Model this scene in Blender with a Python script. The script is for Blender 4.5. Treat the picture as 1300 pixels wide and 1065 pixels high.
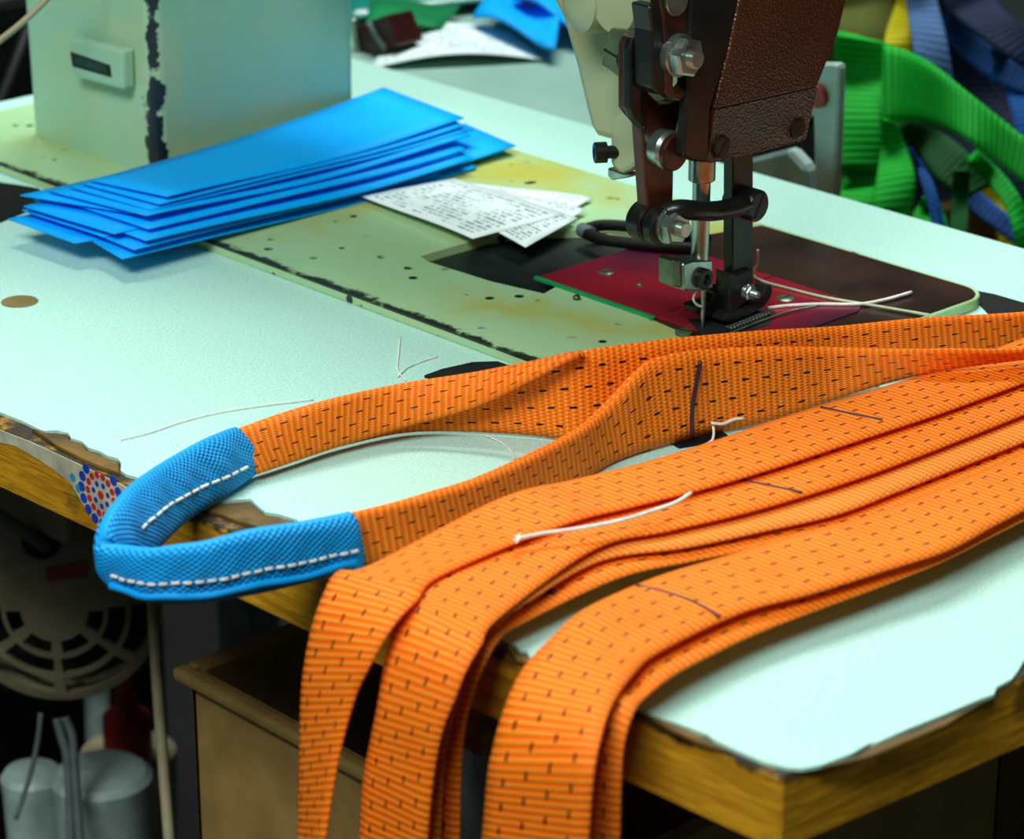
import bpy, bmesh, math, random
from mathutils import Vector, Matrix
random.seed(7)
for o in list(bpy.data.objects): bpy.data.objects.remove(o, do_unlink=True)
SC = bpy.context.scene; COL = SC.collection

# ---------------------------------------------------------------- camera
Z0 = 0.76                      # height of the work table's top above the floor
F, CX, CY = 3600., 650., 487.5 # focal length and principal point in pixels of the 1300x1065 frame
PITCH, YAW = math.radians(21.1), math.radians(46.6)
CAM = Vector((0.726, -0.8075, 0.3954 + Z0))
ROT = Matrix.Rotation(YAW, 3, 'Z') @ Matrix.Rotation(math.pi/2 - PITCH, 3, 'X')
cd = bpy.data.cameras.new('camera'); cam = bpy.data.objects.new('camera', cd); COL.objects.link(cam)
cam.location = CAM; cam.rotation_euler = (math.pi/2 - PITCH, 0, YAW)
cd.sensor_fit = 'HORIZONTAL'; cd.sensor_width = 36; cd.lens = 36*F/1300; cd.shift_y = -45/1300
cd.clip_start = 0.02; cd.clip_end = 30
cd.dof.use_dof = True; cd.dof.focus_distance = 1.08; cd.dof.aperture_fstop = 15
SC.camera = cam
# ---------------------------------------------------------------- world, lamps, exposure
SC.view_settings.view_transform = 'Standard'; SC.view_settings.look = 'None'
SC.view_settings.gamma = 1; SC.view_settings.use_curve_mapping = False
SC.view_settings.exposure = -0.08
w = bpy.data.worlds.new('World'); SC.world = w; w.use_nodes = True
w.node_tree.nodes['Background'].inputs[0].default_value = (.75, 1, .95, 1)
w.node_tree.nodes['Background'].inputs[1].default_value = 0.02
def area(name, loc, aim, sx, sy, power, col):
    l = bpy.data.lights.new(name, 'AREA'); l.shape = 'RECTANGLE'; l.size = sx; l.size_y = sy
    l.energy = power; l.color = col
    o = bpy.data.objects.new(name, l); COL.objects.link(o); o.location = loc
    o.rotation_euler = (Vector(aim) - Vector(loc)).to_track_quat('-Z', 'Y').to_euler()
area('tube_lamp', (-.60, .50, Z0 + 1.60), (-.05, -.1, Z0), 1.2, .24, 42, (.92, 1, .97))
area('fill_lamp', (.6, -1.6, 2.5), (-.1, -.2, Z0-.1), 1.4, .5, 54, (.94, 1, .97))  # added fill lamp, unseen, brightens the low front and under the table

# ---------------------------------------------------------------- pixel to place helpers
def ray(x, y): return ROT @ Vector(((x-CX)/F, -(y-CY)/F, -1))
HV = Vector((math.cos(YAW+math.pi/2), math.sin(YAW+math.pi/2), 0))   # level view direction
def un(x, y, k='z', v=0.):
    """pixel + the plane it lies on -> place. k: z (height over table top), x, y, or d (upright plane through ground point v facing the viewer)"""
    d = ray(x, y)
    if k == 'd':
        t = (Vector(v) - CAM).dot(HV)/d.dot(HV)
    elif k == 'Z': t = v
    else:
        i = 'xyz'.index(k); t = ((v + (Z0 if k == 'z' else 0)) - CAM[i])/d[i]
    return CAM + d*t
def W(x, y, z): return Vector((x, y, z + Z0))
def lin(h):
    h = h.lstrip('#'); c = [int(h[i:i+2], 16)/255 for i in (0, 2, 4)]
    return tuple((v/12.92 if v <= .04045 else ((v+.055)/1.055)**2.4) for v in c) + (1,)

# ---------------------------------------------------------------- materials
class NT:
    def __init__(s, name):
        s.m = bpy.data.materials.new(name); s.m.use_nodes = True; s.t = s.m.node_tree
        s.b = s.t.nodes['Principled BSDF']
    def n(s, typ, **kw):
        o = s.t.nodes.new(typ)
        for k, v in kw.items(): setattr(o, k, v)
        return o
    def l(s, a, b): s.t.links.new(a, b)
    def val(s, sock, v):
        if isinstance(v, bpy.types.NodeSocket): s.l(v, sock)
        else: sock.default_value = v
    def math(s, op, a, b=0., c=0.):
        o = s.n('ShaderNodeMath', operation=op)
        for i, v in enumerate((a, b, c)): s.val(o.inputs[i], v)
        return o.outputs[0]
    def mix(s, f, a, b):
        o = s.n('ShaderNodeMix', data_type='RGBA')
        s.val(o.inputs[0], f); s.val(o.inputs[6], a); s.val(o.inputs[7], b); return o.outputs[2]
    def step(s, v, lo, hi):
        o = s.n('ShaderNodeMapRange', interpolation_type='SMOOTHSTEP'); s.val(o.inputs[0], v)
        o.inputs[1].default_value = lo; o.inputs[2].default_value = hi; return o.outputs[0]
    def pos(s): return s.n('ShaderNodeNewGeometry').outputs['Position']
    def sep(s, v):
        o = s.n('ShaderNodeSeparateXYZ'); s.l(v, o.inputs[0]); return o.outputs
    def mapv(s, v, scale):
        o = s.n('ShaderNodeMapping'); s.l(v, o.inputs[0]); o.inputs['Scale'].default_value = scale; return o.outputs[0]
    def noise(s, vec, scale, detail=3., rough=.55, dist=0.):
        o = s.n('ShaderNodeTexNoise'); s.l(vec, o.inputs['Vector'])
        o.inputs['Scale'].default_value = scale; o.inputs['Detail'].default_value = detail
        o.inputs['Roughness'].default_value = rough; o.inputs['Distortion'].default_value = dist; return o.outputs[0]
    def vor(s, vec, scale, feature='F1'):
        o = s.n('ShaderNodeTexVoronoi', feature=feature); s.l(vec, o.inputs['Vector']); o.inputs['Scale'].default_value = scale
        return o.outputs
    def uv(s):
        o = s.n('ShaderNodeUVMap'); o.uv_map = 'UVMap'; return s.sep(o.outputs[0])
    def bump(s, h, strength=.3, dist=.001):
        o = s.n('ShaderNodeBump'); s.l(h, o.inputs['Height']); o.inputs['Strength'].default_value = strength
        o.inputs['Distance'].default_value = dist; s.l(o.outputs[0], s.b.inputs['Normal'])
    def set(s, col=None, rough=.5, metal=0., spec=.5):
        if col is not None: s.val(s.b.inputs['Base Color'], col)
        s.val(s.b.inputs['Roughness'], rough); s.b.inputs['Metallic'].default_value = metal
        s.b.inputs['Specular IOR Level'].default_value = spec; return s.m
def plain(name, hx, rough=.5, metal=0., var=.12, scale=60., bump=0., spec=.5):
    """one colour with a little mottling and fine relief"""
    t = NT(name); p = t.n('ShaderNodeTexCoord').outputs['Object']
    nz = t.noise(p, scale, 4)
    c = lin(hx); d = tuple(v*(1-2.2*var) for v in c[:3]) + (1,); e = tuple(min(1, v*(1+1.6*var)) for v in c[:3]) + (1,)
    if bump: t.bump(t.noise(p, scale*12, 2), bump, .0006)
    return t.set(t.mix(t.step(nz, .25, .75), d, e), rough, metal, spec)

def mat_webbing(name, base, light, dark, dash='#140c0a', rows=4, rib=.0026):
    t = NT(name); u, v, _ = t.uv()
    # cross ribs, slightly slanted, broken into yarns
    ph = t.math('ADD', t.math('MULTIPLY', u, 1/rib), t.math('MULTIPLY', v, .55))
    ribs = t.math('SINE', t.math('MULTIPLY', ph, 2*math.pi))
    yarn = t.math('SINE', t.math('ADD', t.math('MULTIPLY', v, 2*math.pi*22), t.math('MULTIPLY', t.math('FLOOR', ph), math.pi)))
    hgt = t.math('ADD', t.math('MULTIPLY', ribs, .6), t.math('MULTIPLY', yarn, .4))
    p = t.n('ShaderNodeTexCoord').outputs['Object']
    nz = t.noise(p, 45, 3)
    c = t.mix(t.step(hgt, -.9, .9), lin(dark), lin(base))
    c = t.mix(t.math('MULTIPLY', t.step(hgt, .45, 1.0), .55), c, lin(light))  # highlight on crests and shade in valleys put into the rib colour
    c = t.mix(t.math('MULTIPLY', t.step(nz, .45, .75), .25), c, lin(dark))
    # rows of woven-in dark dashes
    k = t.math('MULTIPLY', v, rows + .6); k = t.math('SUBTRACT', k, .3)
    fr = t.math('ABSOLUTE', t.math('SUBTRACT', t.math('FRACT', k), .5))
    row = t.math('LESS_THAN', fr, .062)
    stag = t.math('MULTIPLY', t.math('FLOOR', k), .37)
    du = t.math('FRACT', t.math('ADD', t.math('MULTIPLY', u, 1/.0084), stag))
    m = t.math('MULTIPLY', row, t.math('LESS_THAN', du, .34))
    inside = t.math('MULTIPLY', t.math('GREATER_THAN', k, 0.), t.math('LESS_THAN', k, float(rows)))
    if rows: c = t.mix(t.math('MULTIPLY', m, inside), c, lin(dash))
    t.bump(hgt, .55, .0005)
    m = t.set(c, .6, 0, .2)
    return m
M = {}
M['orange'] = mat_webbing('orange_webbing', '#ff8f12', '#ffbc5c', '#f86006')
M['orange_pale'] = mat_webbing('pale_orange_webbing', '#ff9a30', '#ffc478', '#f0701a', rows=0)
M['green_web'] = mat_webbing('green_webbing', '#06b52c', '#31d452', '#048a1e', rows=0, rib=.004)
M['dkgreen_web'] = mat_webbing('dark_green_webbing', '#0b5a20', '#15702c', '#073f15', rows=0, rib=.004)
M['yellow_web'] = mat_webbing('yellow_webbing', '#cfc20a', '#e2d92a', '#a89a05', rows=0, rib=.004)
M['olive_web'] = mat_webbing('olive_webbing', '#525a0c', '#646a16', '#3c4008', rows=0, rib=.004)
M['blue_web'] = mat_webbing('blue_webbing', '#1c5fb0', '#3f86cf', '#123f86', rows=0, rib=.004)
M['navy_web'] = mat_webbing('navy_webbing', '#0d1d40', '#243c68', '#081228', rows=0, rib=.004)
M['greyblue_web'] = mat_webbing('grey_blue_webbing', '#4a6d9c', '#7f9cc4', '#31507c', rows=0, rib=.0045)

def mat_sleeve():
    t = NT('blue_sleeve_cloth'); u, v, _ = t.uv()
    a = t.math('SINE', t.math('MULTIPLY', u, 2*math.pi/.0025)); b = t.math('SINE', t.math('MULTIPLY', v, 2*math.pi*12))
    h = t.math('MULTIPLY', a, b)
    c = t.mix(t.step(h, -.8, .8), lin('#007cd8'), lin('#06b8ff'))
    t.bump(h, .9, .0005); return t.set(c, .55, 0, .25)
M['sleeve'] = mat_sleeve()
def mat_laminate():
    t = NT('mint_laminate'); p = t.pos()
    f = t.noise(p, 900, 2); g = t.noise(p, 9, 3); h = t.noise(p, 260, 2)
    c = t.mix(t.step(f, .3, .7), lin('#a2d3c5'), lin('#bfe7db'))
    c = t.mix(t.math('MULTIPLY', t.step(h, .62, .75), .3), c, lin('#9fc4b6'))
    c = t.mix(t.math('MULTIPLY', t.step(g, .5, .75), .2), c, lin('#bcd8b8'))
    t.bump(f, .12, .0003); return t.set(c, .42, 0, .4)
M['laminate'] = mat_laminate()
def mat_wood(name, a, b, dark, worn_top):
    t = NT(name); p = t.pos()
    s = t.noise(t.mapv(p, (40, 40, 420)), 1., 5, .6, .6)
    c = t.mix(t.step(s, .35, .7), lin(a), lin(b))
    c = t.mix(t.step(t.noise(p, 30, 4), .56, .70), c, lin(dark))
    if worn_top:      # broken, dirt-blackened arris below the laminate
        z = t.sep(p)[2]
        e = t.math('ADD', z, t.math('MULTIPLY', t.noise(p, 70, 5, .7), .014))
        c = t.mix(t.step(e, Z0 + .0022, Z0 + .0058), c, lin('#2a2110'))
    t.bump(s, .5, .0012); return t.set(c, .6, 0, .3)
M['core'] = mat_wood('plywood_edge', '#a87410', '#d39a1c', '#6b4a10', True)
M['chip'] = mat_wood('broken_wood', '#42320f', '#78591c', '#171409', False)
M['plug'] = mat_wood('brown_plug', '#6b5a2c', '#7d6a38', '#2c2512', False)
M['block'] = mat_wood('dark_wood', '#4c3716', '#5e4720', '#2c200d', False)
def mat_paint(name, a, b, yel, chip, box=None, spots=True, wear=None):
    """old machine enamel: pale green going yellow, oil specks, edges worn to bare dark iron"""
    t = NT(name); p = t.pos(); x, y, z = t.sep(p)
    c = t.mix(t.step(t.noise(p, 7, 3), .35, .65), lin(a), lin(b))
    c = t.mix(t.step(t.noise(p, 11, 4, .6, .4), .42, .70), c, lin(yel))
    if spots:
        d = t.vor(p, 95)[0]; keep = t.step(t.noise(p, 30, 2), .52, .58)
        c = t.mix(t.math('MULTIPLY', t.step(d, .24, .17), keep), c, lin(chip))
    if wear: c = t.mix(wear(t, p, x, y, z), c, lin(chip))
    t.bump(t.noise(p, 500, 2), .05, .0003)
    return t.set(c, .33, 0, .5)
def wear_bed(t, p, x, y, z):
    e = t.math('ADD', y, t.math('MULTIPLY', t.noise(p, 70, 5, .75), .016))
    f = t.step(e, -.0765, -.0790)
    top = t.math('GREATER_THAN', z, Z0 + .0035)
    return t.math('MULTIPLY', f, top)
M['bed'] = mat_paint('bed_enamel', '#a0c896', '#a9cc9c', '#b0b04c', '#20261c', wear=wear_bed)
def wear_pillar(t, p, x, y, z):
    dx = t.math('ABSOLUTE', t.math('SUBTRACT', x, -.3185)); dy = t.math('ABSOLUTE', t.math('SUBTRACT', y, -.049))
    d = t.math('ADD', t.math('ADD', dx, dy), t.math('MULTIPLY', t.noise(p, 85, 4, .6), .030))
    return t.step(d, .0205, .0185)
M['pillar'] = mat_paint('pillar_enamel', '#8fc2a4', '#97c6b8', '#a9c49a', '#18202a', spots=False, wear=wear_pillar)
M['casting'] = mat_paint('head_enamel', '#9aa783', '#a5b08c', '#a89e62', '#2b2a1c', spots=False)
def mat_shield():
    t = NT('brown_crackle_enamel'); p = t.n('ShaderNodeTexCoord').outputs['Object']
    v = t.vor(p, 900)[0]
    t.bump(v, .6, .0006); return t.set(t.mix(t.noise(p, 25, 3), lin('#2a1208'), lin('#5a2a10')), .38, 0, .5)
M['shield'] = mat_shield()
def mat_plate():
    t = NT('red_reflection_steel'); p = t.n('ShaderNodeTexCoord').outputs['Object']
    c = t.mix(t.step(t.noise(p, 9, 1), .40, .62), lin('#4c2340'), lin('#b52438'))  # red-brown reflection put into the steel's base colour, mottled with purple
    return t.set(c, .24, .45, .5)
M['plate_red'] = mat_plate()
M['plate_brown'] = plain('brown_bed_enamel', '#33201a', .25, 0, .3, 18)
M['pocket'] = plain('dark_oily_iron', '#16201d', .45, .3, .3, 50, .2)
M['green_strip'] = plain('green_plastic', '#0d8a4c', .4)
M['black_iron'] = plain('blackened_steel', '#1d211f', .3, .25, .2, 90, .1)
M['brown_iron'] = plain('browned_steel', '#47261a', .32, .2, .25, 70, .1)
M['steel'] = plain('worn_steel', '#a8b5ad', .28, .9, .15, 120)
M['bright'] = plain('bright_steel', '#b4c0ba', .3, .9, .1, 90)
M['brass_iron'] = plain('greenish_steel', '#66755c', .35, .6, .2, 90)
M['black_rub'] = plain('black_rubber', '#0a0d0c', .6, 0, .12, 60, 0, .2)
M['grey_metal'] = plain('grey_enamel', '#a9c2bf', .4)
M['dgrey_metal'] = plain('slate_enamel', '#5c6a6a', .45)
M['rear'] = plain('grey_green_laminate', '#8fb3a6', .45, 0, .06, 12)
def mat_blue_sheet():
    t = NT('blue_plastic_sheet'); p = t.n('ShaderNodeTexCoord').outputs['Object']
    t.bump(t.noise(p, 1200, 2), .12, .0003)
    return t.set(t.mix(t.noise(p, 14, 2), lin('#009dfa'), lin('#06b2ff')), .55, 0, .15)
M['bsheet'] = mat_blue_sheet()
def mat_print(name, rows, cols, ink):
    t = NT(name); u, v, _ = t.uv()
    r = t.math('MULTIPLY', v, float(rows)); rf = t.math('FRACT', r); ri = t.math('FLOOR', r)
    cv = t.n('ShaderNodeCombineXYZ'); t.l(t.math('MULTIPLY', u, float(cols)), cv.inputs[0]); t.l(t.math('MULTIPLY', ri, 7.3), cv.inputs[1])
    words = t.step(t.noise(cv.outputs[0], 1., 3, .7), .47, .53)
    cw = t.n('ShaderNodeCombineXYZ'); t.l(t.math('MULTIPLY', u, 3.), cw.inputs[0]); t.l(t.math('MULTIPLY', v, 4.), cw.inputs[1])
    blocks = t.step(t.noise(cw.outputs[0], 1.3, 1), .40, .46)
    line = t.math('MULTIPLY', t.math('LESS_THAN', rf, .62), t.math('GREATER_THAN', rf, .12))
    edge = t.math('MULTIPLY', t.math('LESS_THAN', t.math('ABSOLUTE', t.math('SUBTRACT', u, .5)), .44), t.math('LESS_THAN', t.math('ABSOLUTE', t.math('SUBTRACT', v, .5)), .42))
    m = t.math('MULTIPLY', t.math('MULTIPLY', words, line), t.math('MULTIPLY', blocks, edge))
    return t.set(t.mix(t.math('MULTIPLY', m, .85), lin('#e6f3f3'), lin(ink)), .55, 0, .3)
M['print'] = mat_print('printed_label_paper', 15, 46, '#4d6468')
M['print2'] = mat_print('printed_label_card', 11, 40, '#8aa5a8')
M['thread'] = plain('white_thread', '#e9e6dc', .7, 0, .08, 300)
M['gthread'] = plain('dull_thread', '#b5c39c', .7, 0, .08, 300)
M['ink'] = plain('violet_black_ink', '#2a1a2c', .5)
M['oink'] = plain('orange_thread', '#e2561c', .6)
M['tape'] = plain('old_paper_tape', '#b7b59c', .6, 0, .15, 80)
M['dotb'] = plain('blue_print', '#1b3fae', .5)
M['dotc'] = plain('cyan_print', '#2f8db5', .5)
M['dotr'] = plain('red_print', '#c62a25', .5)
M['motor'] = plain('beige_motor_enamel', '#8d8467', .4, 0, .1, 40)
M['void'] = plain('motor_inside_black', '#050605', .8)
M['motor_red'] = plain('red_label_print', '#a52530', .5)
M['bin'] = plain('tan_plastic', '#a5854a', .5, 0, .12, 30)
M['redp'] = plain('red_plastic', '#9c1b14', .4)
M['pipe'] = plain('pale_plastic', '#9fb5b0', .4)
M['cream'] = plain('cream_plastic', '#a39a78', .5)
M['maroon'] = plain('maroon_steel', '#3a1413', .3, 0, .1)
M['teal'] = plain('teal_plastic', '#157d72', .25, 0, .15, 10)
M['tealg'] = plain('green_plastic_film', '#1c8a52', .3, 0, .15, 10)
M['window'] = plain('dark_counter_glass', '#2e4a46', .1)
M['floor'] = plain('dark_concrete', '#151513', .8, 0, .2, 5)
M['wall'] = plain('grey_plaster', '#4e5a57', .9, 0, .05, 3)
M['ceil'] = plain('ceiling_plaster', '#b5bfba', .9, 0, .05, 3)

# ---------------------------------------------------------------- object helpers
def mesh_obj(name, verts, faces, mat, parent=None, uvs=None, smooth=False, base=None):
    """verts are world places; a child is stored relative to its thing's base, a top-level mesh to its own base"""
    root = parent
    while root is not None and root.parent is not None: root = root.parent
    if parent is None:
        if base is None:
            lo = [min(v[i] for v in verts) for i in range(3)]; hi = [max(v[i] for v in verts) for i in range(3)]
            base = Vector(((lo[0]+hi[0])/2, (lo[1]+hi[1])/2, lo[2]))
        off = Vector(base)
    else: off = root.location
    me = bpy.data.meshes.new(name); me.from_pydata([Vector(v) - off for v in verts], [], faces)
    if uvs:
        lay = me.uv_layers.new(name='UVMap').data
        for lp in me.loops: lay[lp.index].uv = uvs[lp.vertex_index]
    if smooth:
        for p in me.polygons: p.use_smooth = True
    me.materials.append(M[mat] if isinstance(mat, str) else mat)
    o = bpy.data.objects.new(name, me); COL.objects.link(o)
    if parent is None: o.location = off
    else: o.parent = parent
    return o
def bm_obj(name, bm, mat, parent=None, smooth=False):
    bmesh.ops.recalc_face_normals(bm, faces=bm.faces)
    bm.verts.index_update()
    vs = [v.co.copy() for v in bm.verts]; fs = [[v.index for v in f.verts] for f in bm.faces]
    bm.free(); return mesh_obj(name, vs, fs, mat, parent, None, smooth)
def thing(name, label, cat, loc, group=None):
    o = bpy.data.objects.new(name, None); COL.objects.link(o); o.location = loc; o.empty_display_size = .02
    return tag(o, label, cat, group)
def tag(o, label, cat, group=None):
    o['label'] = label; o['category'] = cat
    if group: o['group'] = group
    return o
def struct(o): o['kind'] = 'structure'; return o
def box(name, lo, hi, mat, parent=None, bev=0., seg=2):
    bm = bmesh.new(); bmesh.ops.create_cube(bm, size=1)
    for v in bm.verts: v.co = Vector([(lo[i]+hi[i])/2 + v.co[i]*(hi[i]-lo[i]) for i in range(3)])
    if bev: bmesh.ops.bevel(bm, geom=bm.edges[:], offset=bev, segments=seg, affect='EDGES', profile=.5)
    return bm_obj(name, bm, mat, parent)
def prism(name, pts, ext, mat, parent=None, bev=0., seg=1, holes=()):
    """closed outline of places, pushed along ext"""
    bm = bmesh.new(); ext = Vector(ext); edges = []
    for loop in [pts] + list(holes):
        vs = [bm.verts.new(p) for p in loop]
        edges += [bm.edges.new((vs[i], vs[(i+1) % len(vs)])) for i in range(len(vs))]
    bmesh.ops.triangle_fill(bm, edges=edges, use_beauty=True, use_dissolve=not holes)
    r = bmesh.ops.extrude_face_region(bm, geom=bm.faces[:])
    for g in r['geom']:
        if isinstance(g, bmesh.types.BMVert): g.co += ext
    bmesh.ops.recalc_face_normals(bm, faces=bm.faces)
    if bev:
        es = [e for e in bm.edges if len(e.link_faces) == 2 and e.calc_face_angle(0) > .6]
        bmesh.ops.bevel(bm, geom=es, offset=bev, segments=seg, affect='EDGES', profile=.5, clamp_overlap=True)
    return bm_obj(name, bm, mat, parent)
def prism_px(name, px, k, v, depth, mat, parent=None, bev=0., seg=1, holes=()):
    """outline read from the photo on plane k = v; depth is the thickness going away from the viewer's side"""
    e = {'x': (-depth, 0, 0), 'y': (0, depth, 0), 'z': (0, 0, -depth)}[k]
    return prism(name, [un(a, b, k, v) for a, b in px], e, mat, parent, bev, seg, [[un(a, b, k, v) for a, b in h] for h in holes])
def lathe(name, c, axis, prof, mat, parent=None, n=28, smooth=True):
    """profile of (along axis, radius) turned about an axis through c"""
    axis = Vector(axis).normalized(); a = axis.orthogonal().normalized(); b = axis.cross(a); c = Vector(c)
    vs, fs = [], []
    for t, r in prof:
        for i in range(n):
            q = 2*math.pi*i/n; vs.append(c + axis*t + (a*math.cos(q) + b*math.sin(q))*r)
    for j in range(len(prof)-1):
        for i in range(n): fs.append((j*n+i, j*n+(i+1) % n, (j+1)*n+(i+1) % n, (j+1)*n+i))
    fs.append(tuple(range(n-1, -1, -1))); fs.append(tuple((len(prof)-1)*n+i for i in range(n)))
    o = mesh_obj(name, vs, fs, mat, parent, None, smooth)
    if smooth:
        me = o.data; bm = bmesh.new(); bm.from_mesh(me)
        for e in bm.edges:
            if len(e.link_faces) == 2 and e.calc_face_angle(0) > .5: e.smooth = False
        bm.to_mesh(me); bm.free()
    return o
def cyl(name, c, axis, t0, t1, r, mat, parent=None, bev=.0004, n=28, smooth=True):
    bev = min(bev, r*.4, (t1-t0)*.4)
    return lathe(name, c, axis, [(t0, r-bev), (t0+bev, r), (t1-bev, r), (t1, r-bev)], mat, parent, n, smooth)
def catmull(P, n):
    """n+1 samples per span of a smooth curve through the points"""
    out = []
    Q = [P[0]*2 - P[1]] + list(P) + [P[-1]*2 - P[-2]]
    for i in range(1, len(Q)-2):
        a, b, c, d = Q[i-1], Q[i], Q[i+1], Q[i+2]
        for j in range(n):
            t = j/n
            out.append(.5*((2*b) + (c-a)*t + (2*a-5*b+4*c-d)*t*t + (3*b-a-3*c+d)*t**3))
    out.append(P[-1]); return out
def tube(name, pts, r, mat, parent=None, n=8, sub=6, radii=None):
    P = catmull([Vector(p) for p in pts], sub) if len(pts) > 2 else [Vector(p) for p in pts]
    vs, fs = [], []; up = Vector((.13, .21, .97))
    for i, p in enumerate(P):
        t = (P[min(i+1, len(P)-1)] - P[max(i-1, 0)]).normalized()
        a = t.cross(up)
        a = (a if a.length > .05 else t.cross(Vector((1, 0, 0)))).normalized(); b = t.cross(a)
        for k in range(n):
            q = 2*math.pi*k/n; vs.append(p + (a*math.cos(q) + b*math.sin(q))*r)
    for i in range(len(P)-1):
        for k in range(n): fs.append((i*n+k, i*n+(k+1) % n, (i+1)*n+(k+1) % n, (i+1)*n+k))
    fs.append(tuple(range(n-1, -1, -1))); fs.append(tuple((len(P)-1)*n+k for k in range(n)))
    return mesh_obj(name, vs, fs, mat, parent, None, True)
SURF = {}
def surf(name, i, f):
    """place on the viewer's side of a built band: i runs 0..1 along, f 0..1 across"""
    n, m, vs = SURF[name]; a = i*(n-1); i0 = min(int(a), n-2); b = f*(m-1); b0 = min(int(b), m-2)
    def s(side):
        g = lambda q, w: vs[q*2*m + (w if side == 0 else 2*m-1-w)]
        return g(i0, b0).lerp(g(i0+1, b0), a-i0).lerp(g(i0, b0+1).lerp(g(i0+1, b0+1), a-i0), b-b0)
    p, q = s(0), s(1)
    return min((p, q), key=lambda v: (v-CAM).dot(HV))
def ribbon(name, stations, thick, mat, parent=None, sub=8, across=10, bulge=0., edge_r=True, u0=0., wrinkle=None, closed_prof=None):
    """band through stations; a station is two or more places across the band. UV: u metres along, v 0..1 across"""
    k = len(stations[0]); lines = [catmull([Vector(s[j]) for s in stations], sub) for j in range(k)]
    n = len(lines[0]); rows = []
    for i in range(n):
        pts = [L[i] for L in lines]
        if k == 2: row = [pts[0].lerp(pts[1], a/across) for a in range(across+1)]
        else: row = catmull(pts, max(2, across//(k-1)))
        rows.append(row)
    m = len(rows[0]); u = u0; us = [u]; mid = m//2
    for i in range(1, n): u += (rows[i][mid] - rows[i-1][mid]).length; us.append(u)
    vs, fs, uvs = [], [], []
    for i in range(n):
        row = rows[i]; acc = [0.]
        for a in range(1, m): acc.append(acc[-1] + (row[a]-row[a-1]).length)
        tops, bots = [], []
        for a in range(m):
            ac = (row[min(a+1, m-1)] - row[max(a-1, 0)])
            tn = rows[min(i+1, n-1)][a] - rows[max(i-1, 0)][a]
            nr = ac.cross(tn).normalized()
            f = acc[a]/acc[-1]
            e = 2*min(f, 1-f)
            h = thick/2
            if edge_r: h *= min(1, .35 + e*9)
            h += bulge*math.sqrt(max(0, 1-(2*f-1)**2))
            if wrinkle: h += wrinkle(us[i], f)
            tops.append((row[a] + nr*h, (us[i], f))); bots.append((row[a] - nr*h, (us[i], f)))
        for p, q in tops + bots[::-1]: vs.append(p); uvs.append(q)
    R = 2*m
    SURF[name] = (n, m, list(vs))
    for i in range(n-1):
        for a in range(R): fs.append((i*R+a, i*R+(a+1) % R, (i+1)*R+(a+1) % R, (i+1)*R+a))
    fs.append(tuple(range(R-1, -1, -1))); fs.append(tuple((n-1)*R+a for a in range(R)))
    o = mesh_obj(name, vs, fs, mat, parent, uvs, True)
    return o
def sheet(name, c4, mat, thick=.0005, nu=14, nv=5, curl=None, parent=None):
    """thin leaf from four corners a b c d; curl(u, v) lifts it"""
    a, b, c, d = [Vector(p) for p in c4]; vs, fs, uvs = [], [], []
    for s in (1, 0):
        for i in range(nu+1):
            for j in range(nv+1):
                u, v = i/nu, j/nv
                p = a.lerp(b, u).lerp(d.lerp(c, u), v)
                p.z += (curl(u, v) if curl else 0) + s*thick
                vs.append(p); uvs.append((u, v))
    N = (nu+1)*(nv+1); I = lambda s, i, j: (0 if s else N) + i*(nv+1)+j
    for i in range(nu):
        for j in range(nv):
            fs.append((I(1, i, j), I(1, i+1, j), I(1, i+1, j+1), I(1, i, j+1)))
            fs.append((I(0, i, j), I(0, i, j+1), I(0, i+1, j+1), I(0, i+1, j)))
    for i in range(nu):
        fs.append((I(1, i, 0), I(0, i, 0), I(0, i+1, 0), I(1, i+1, 0)))
        fs.append((I(1, i, nv), I(1, i+1, nv), I(0, i+1, nv), I(0, i, nv)))
    for j in range(nv):
        fs.append((I(1, 0, j), I(1, 0, j+1), I(0, 0, j+1), I(0, 0, j)))
        fs.append((I(1, nu, j), I(0, nu, j), I(0, nu, j+1), I(1, nu, j+1)))
    return mesh_obj(name, vs, fs, mat, parent, uvs, True)

# ================================================================ the room
struct(box('floor', (-3, -2.5, -.05), (2.5, 2.5, 0), 'floor'))
struct(box('ceiling', (-3, -2.5, 2.7), (2.5, 2.5, 2.75), 'ceil'))
struct(box('wall_back', (-3, 2.4, 0), (2.5, 2.5, 2.7), 'wall'))
struct(box('wall_front', (-3, -2.5, 0), (2.5, -2.4, 2.7), 'wall'))
struct(box('wall_left', (-3, -2.4, 0), (-2.9, 2.4, 2.7), 'wall'))
struct(box('wall_right', (2.4, -2.4, 0), (2.5, 2.4, 2.7), 'wall'))

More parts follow.
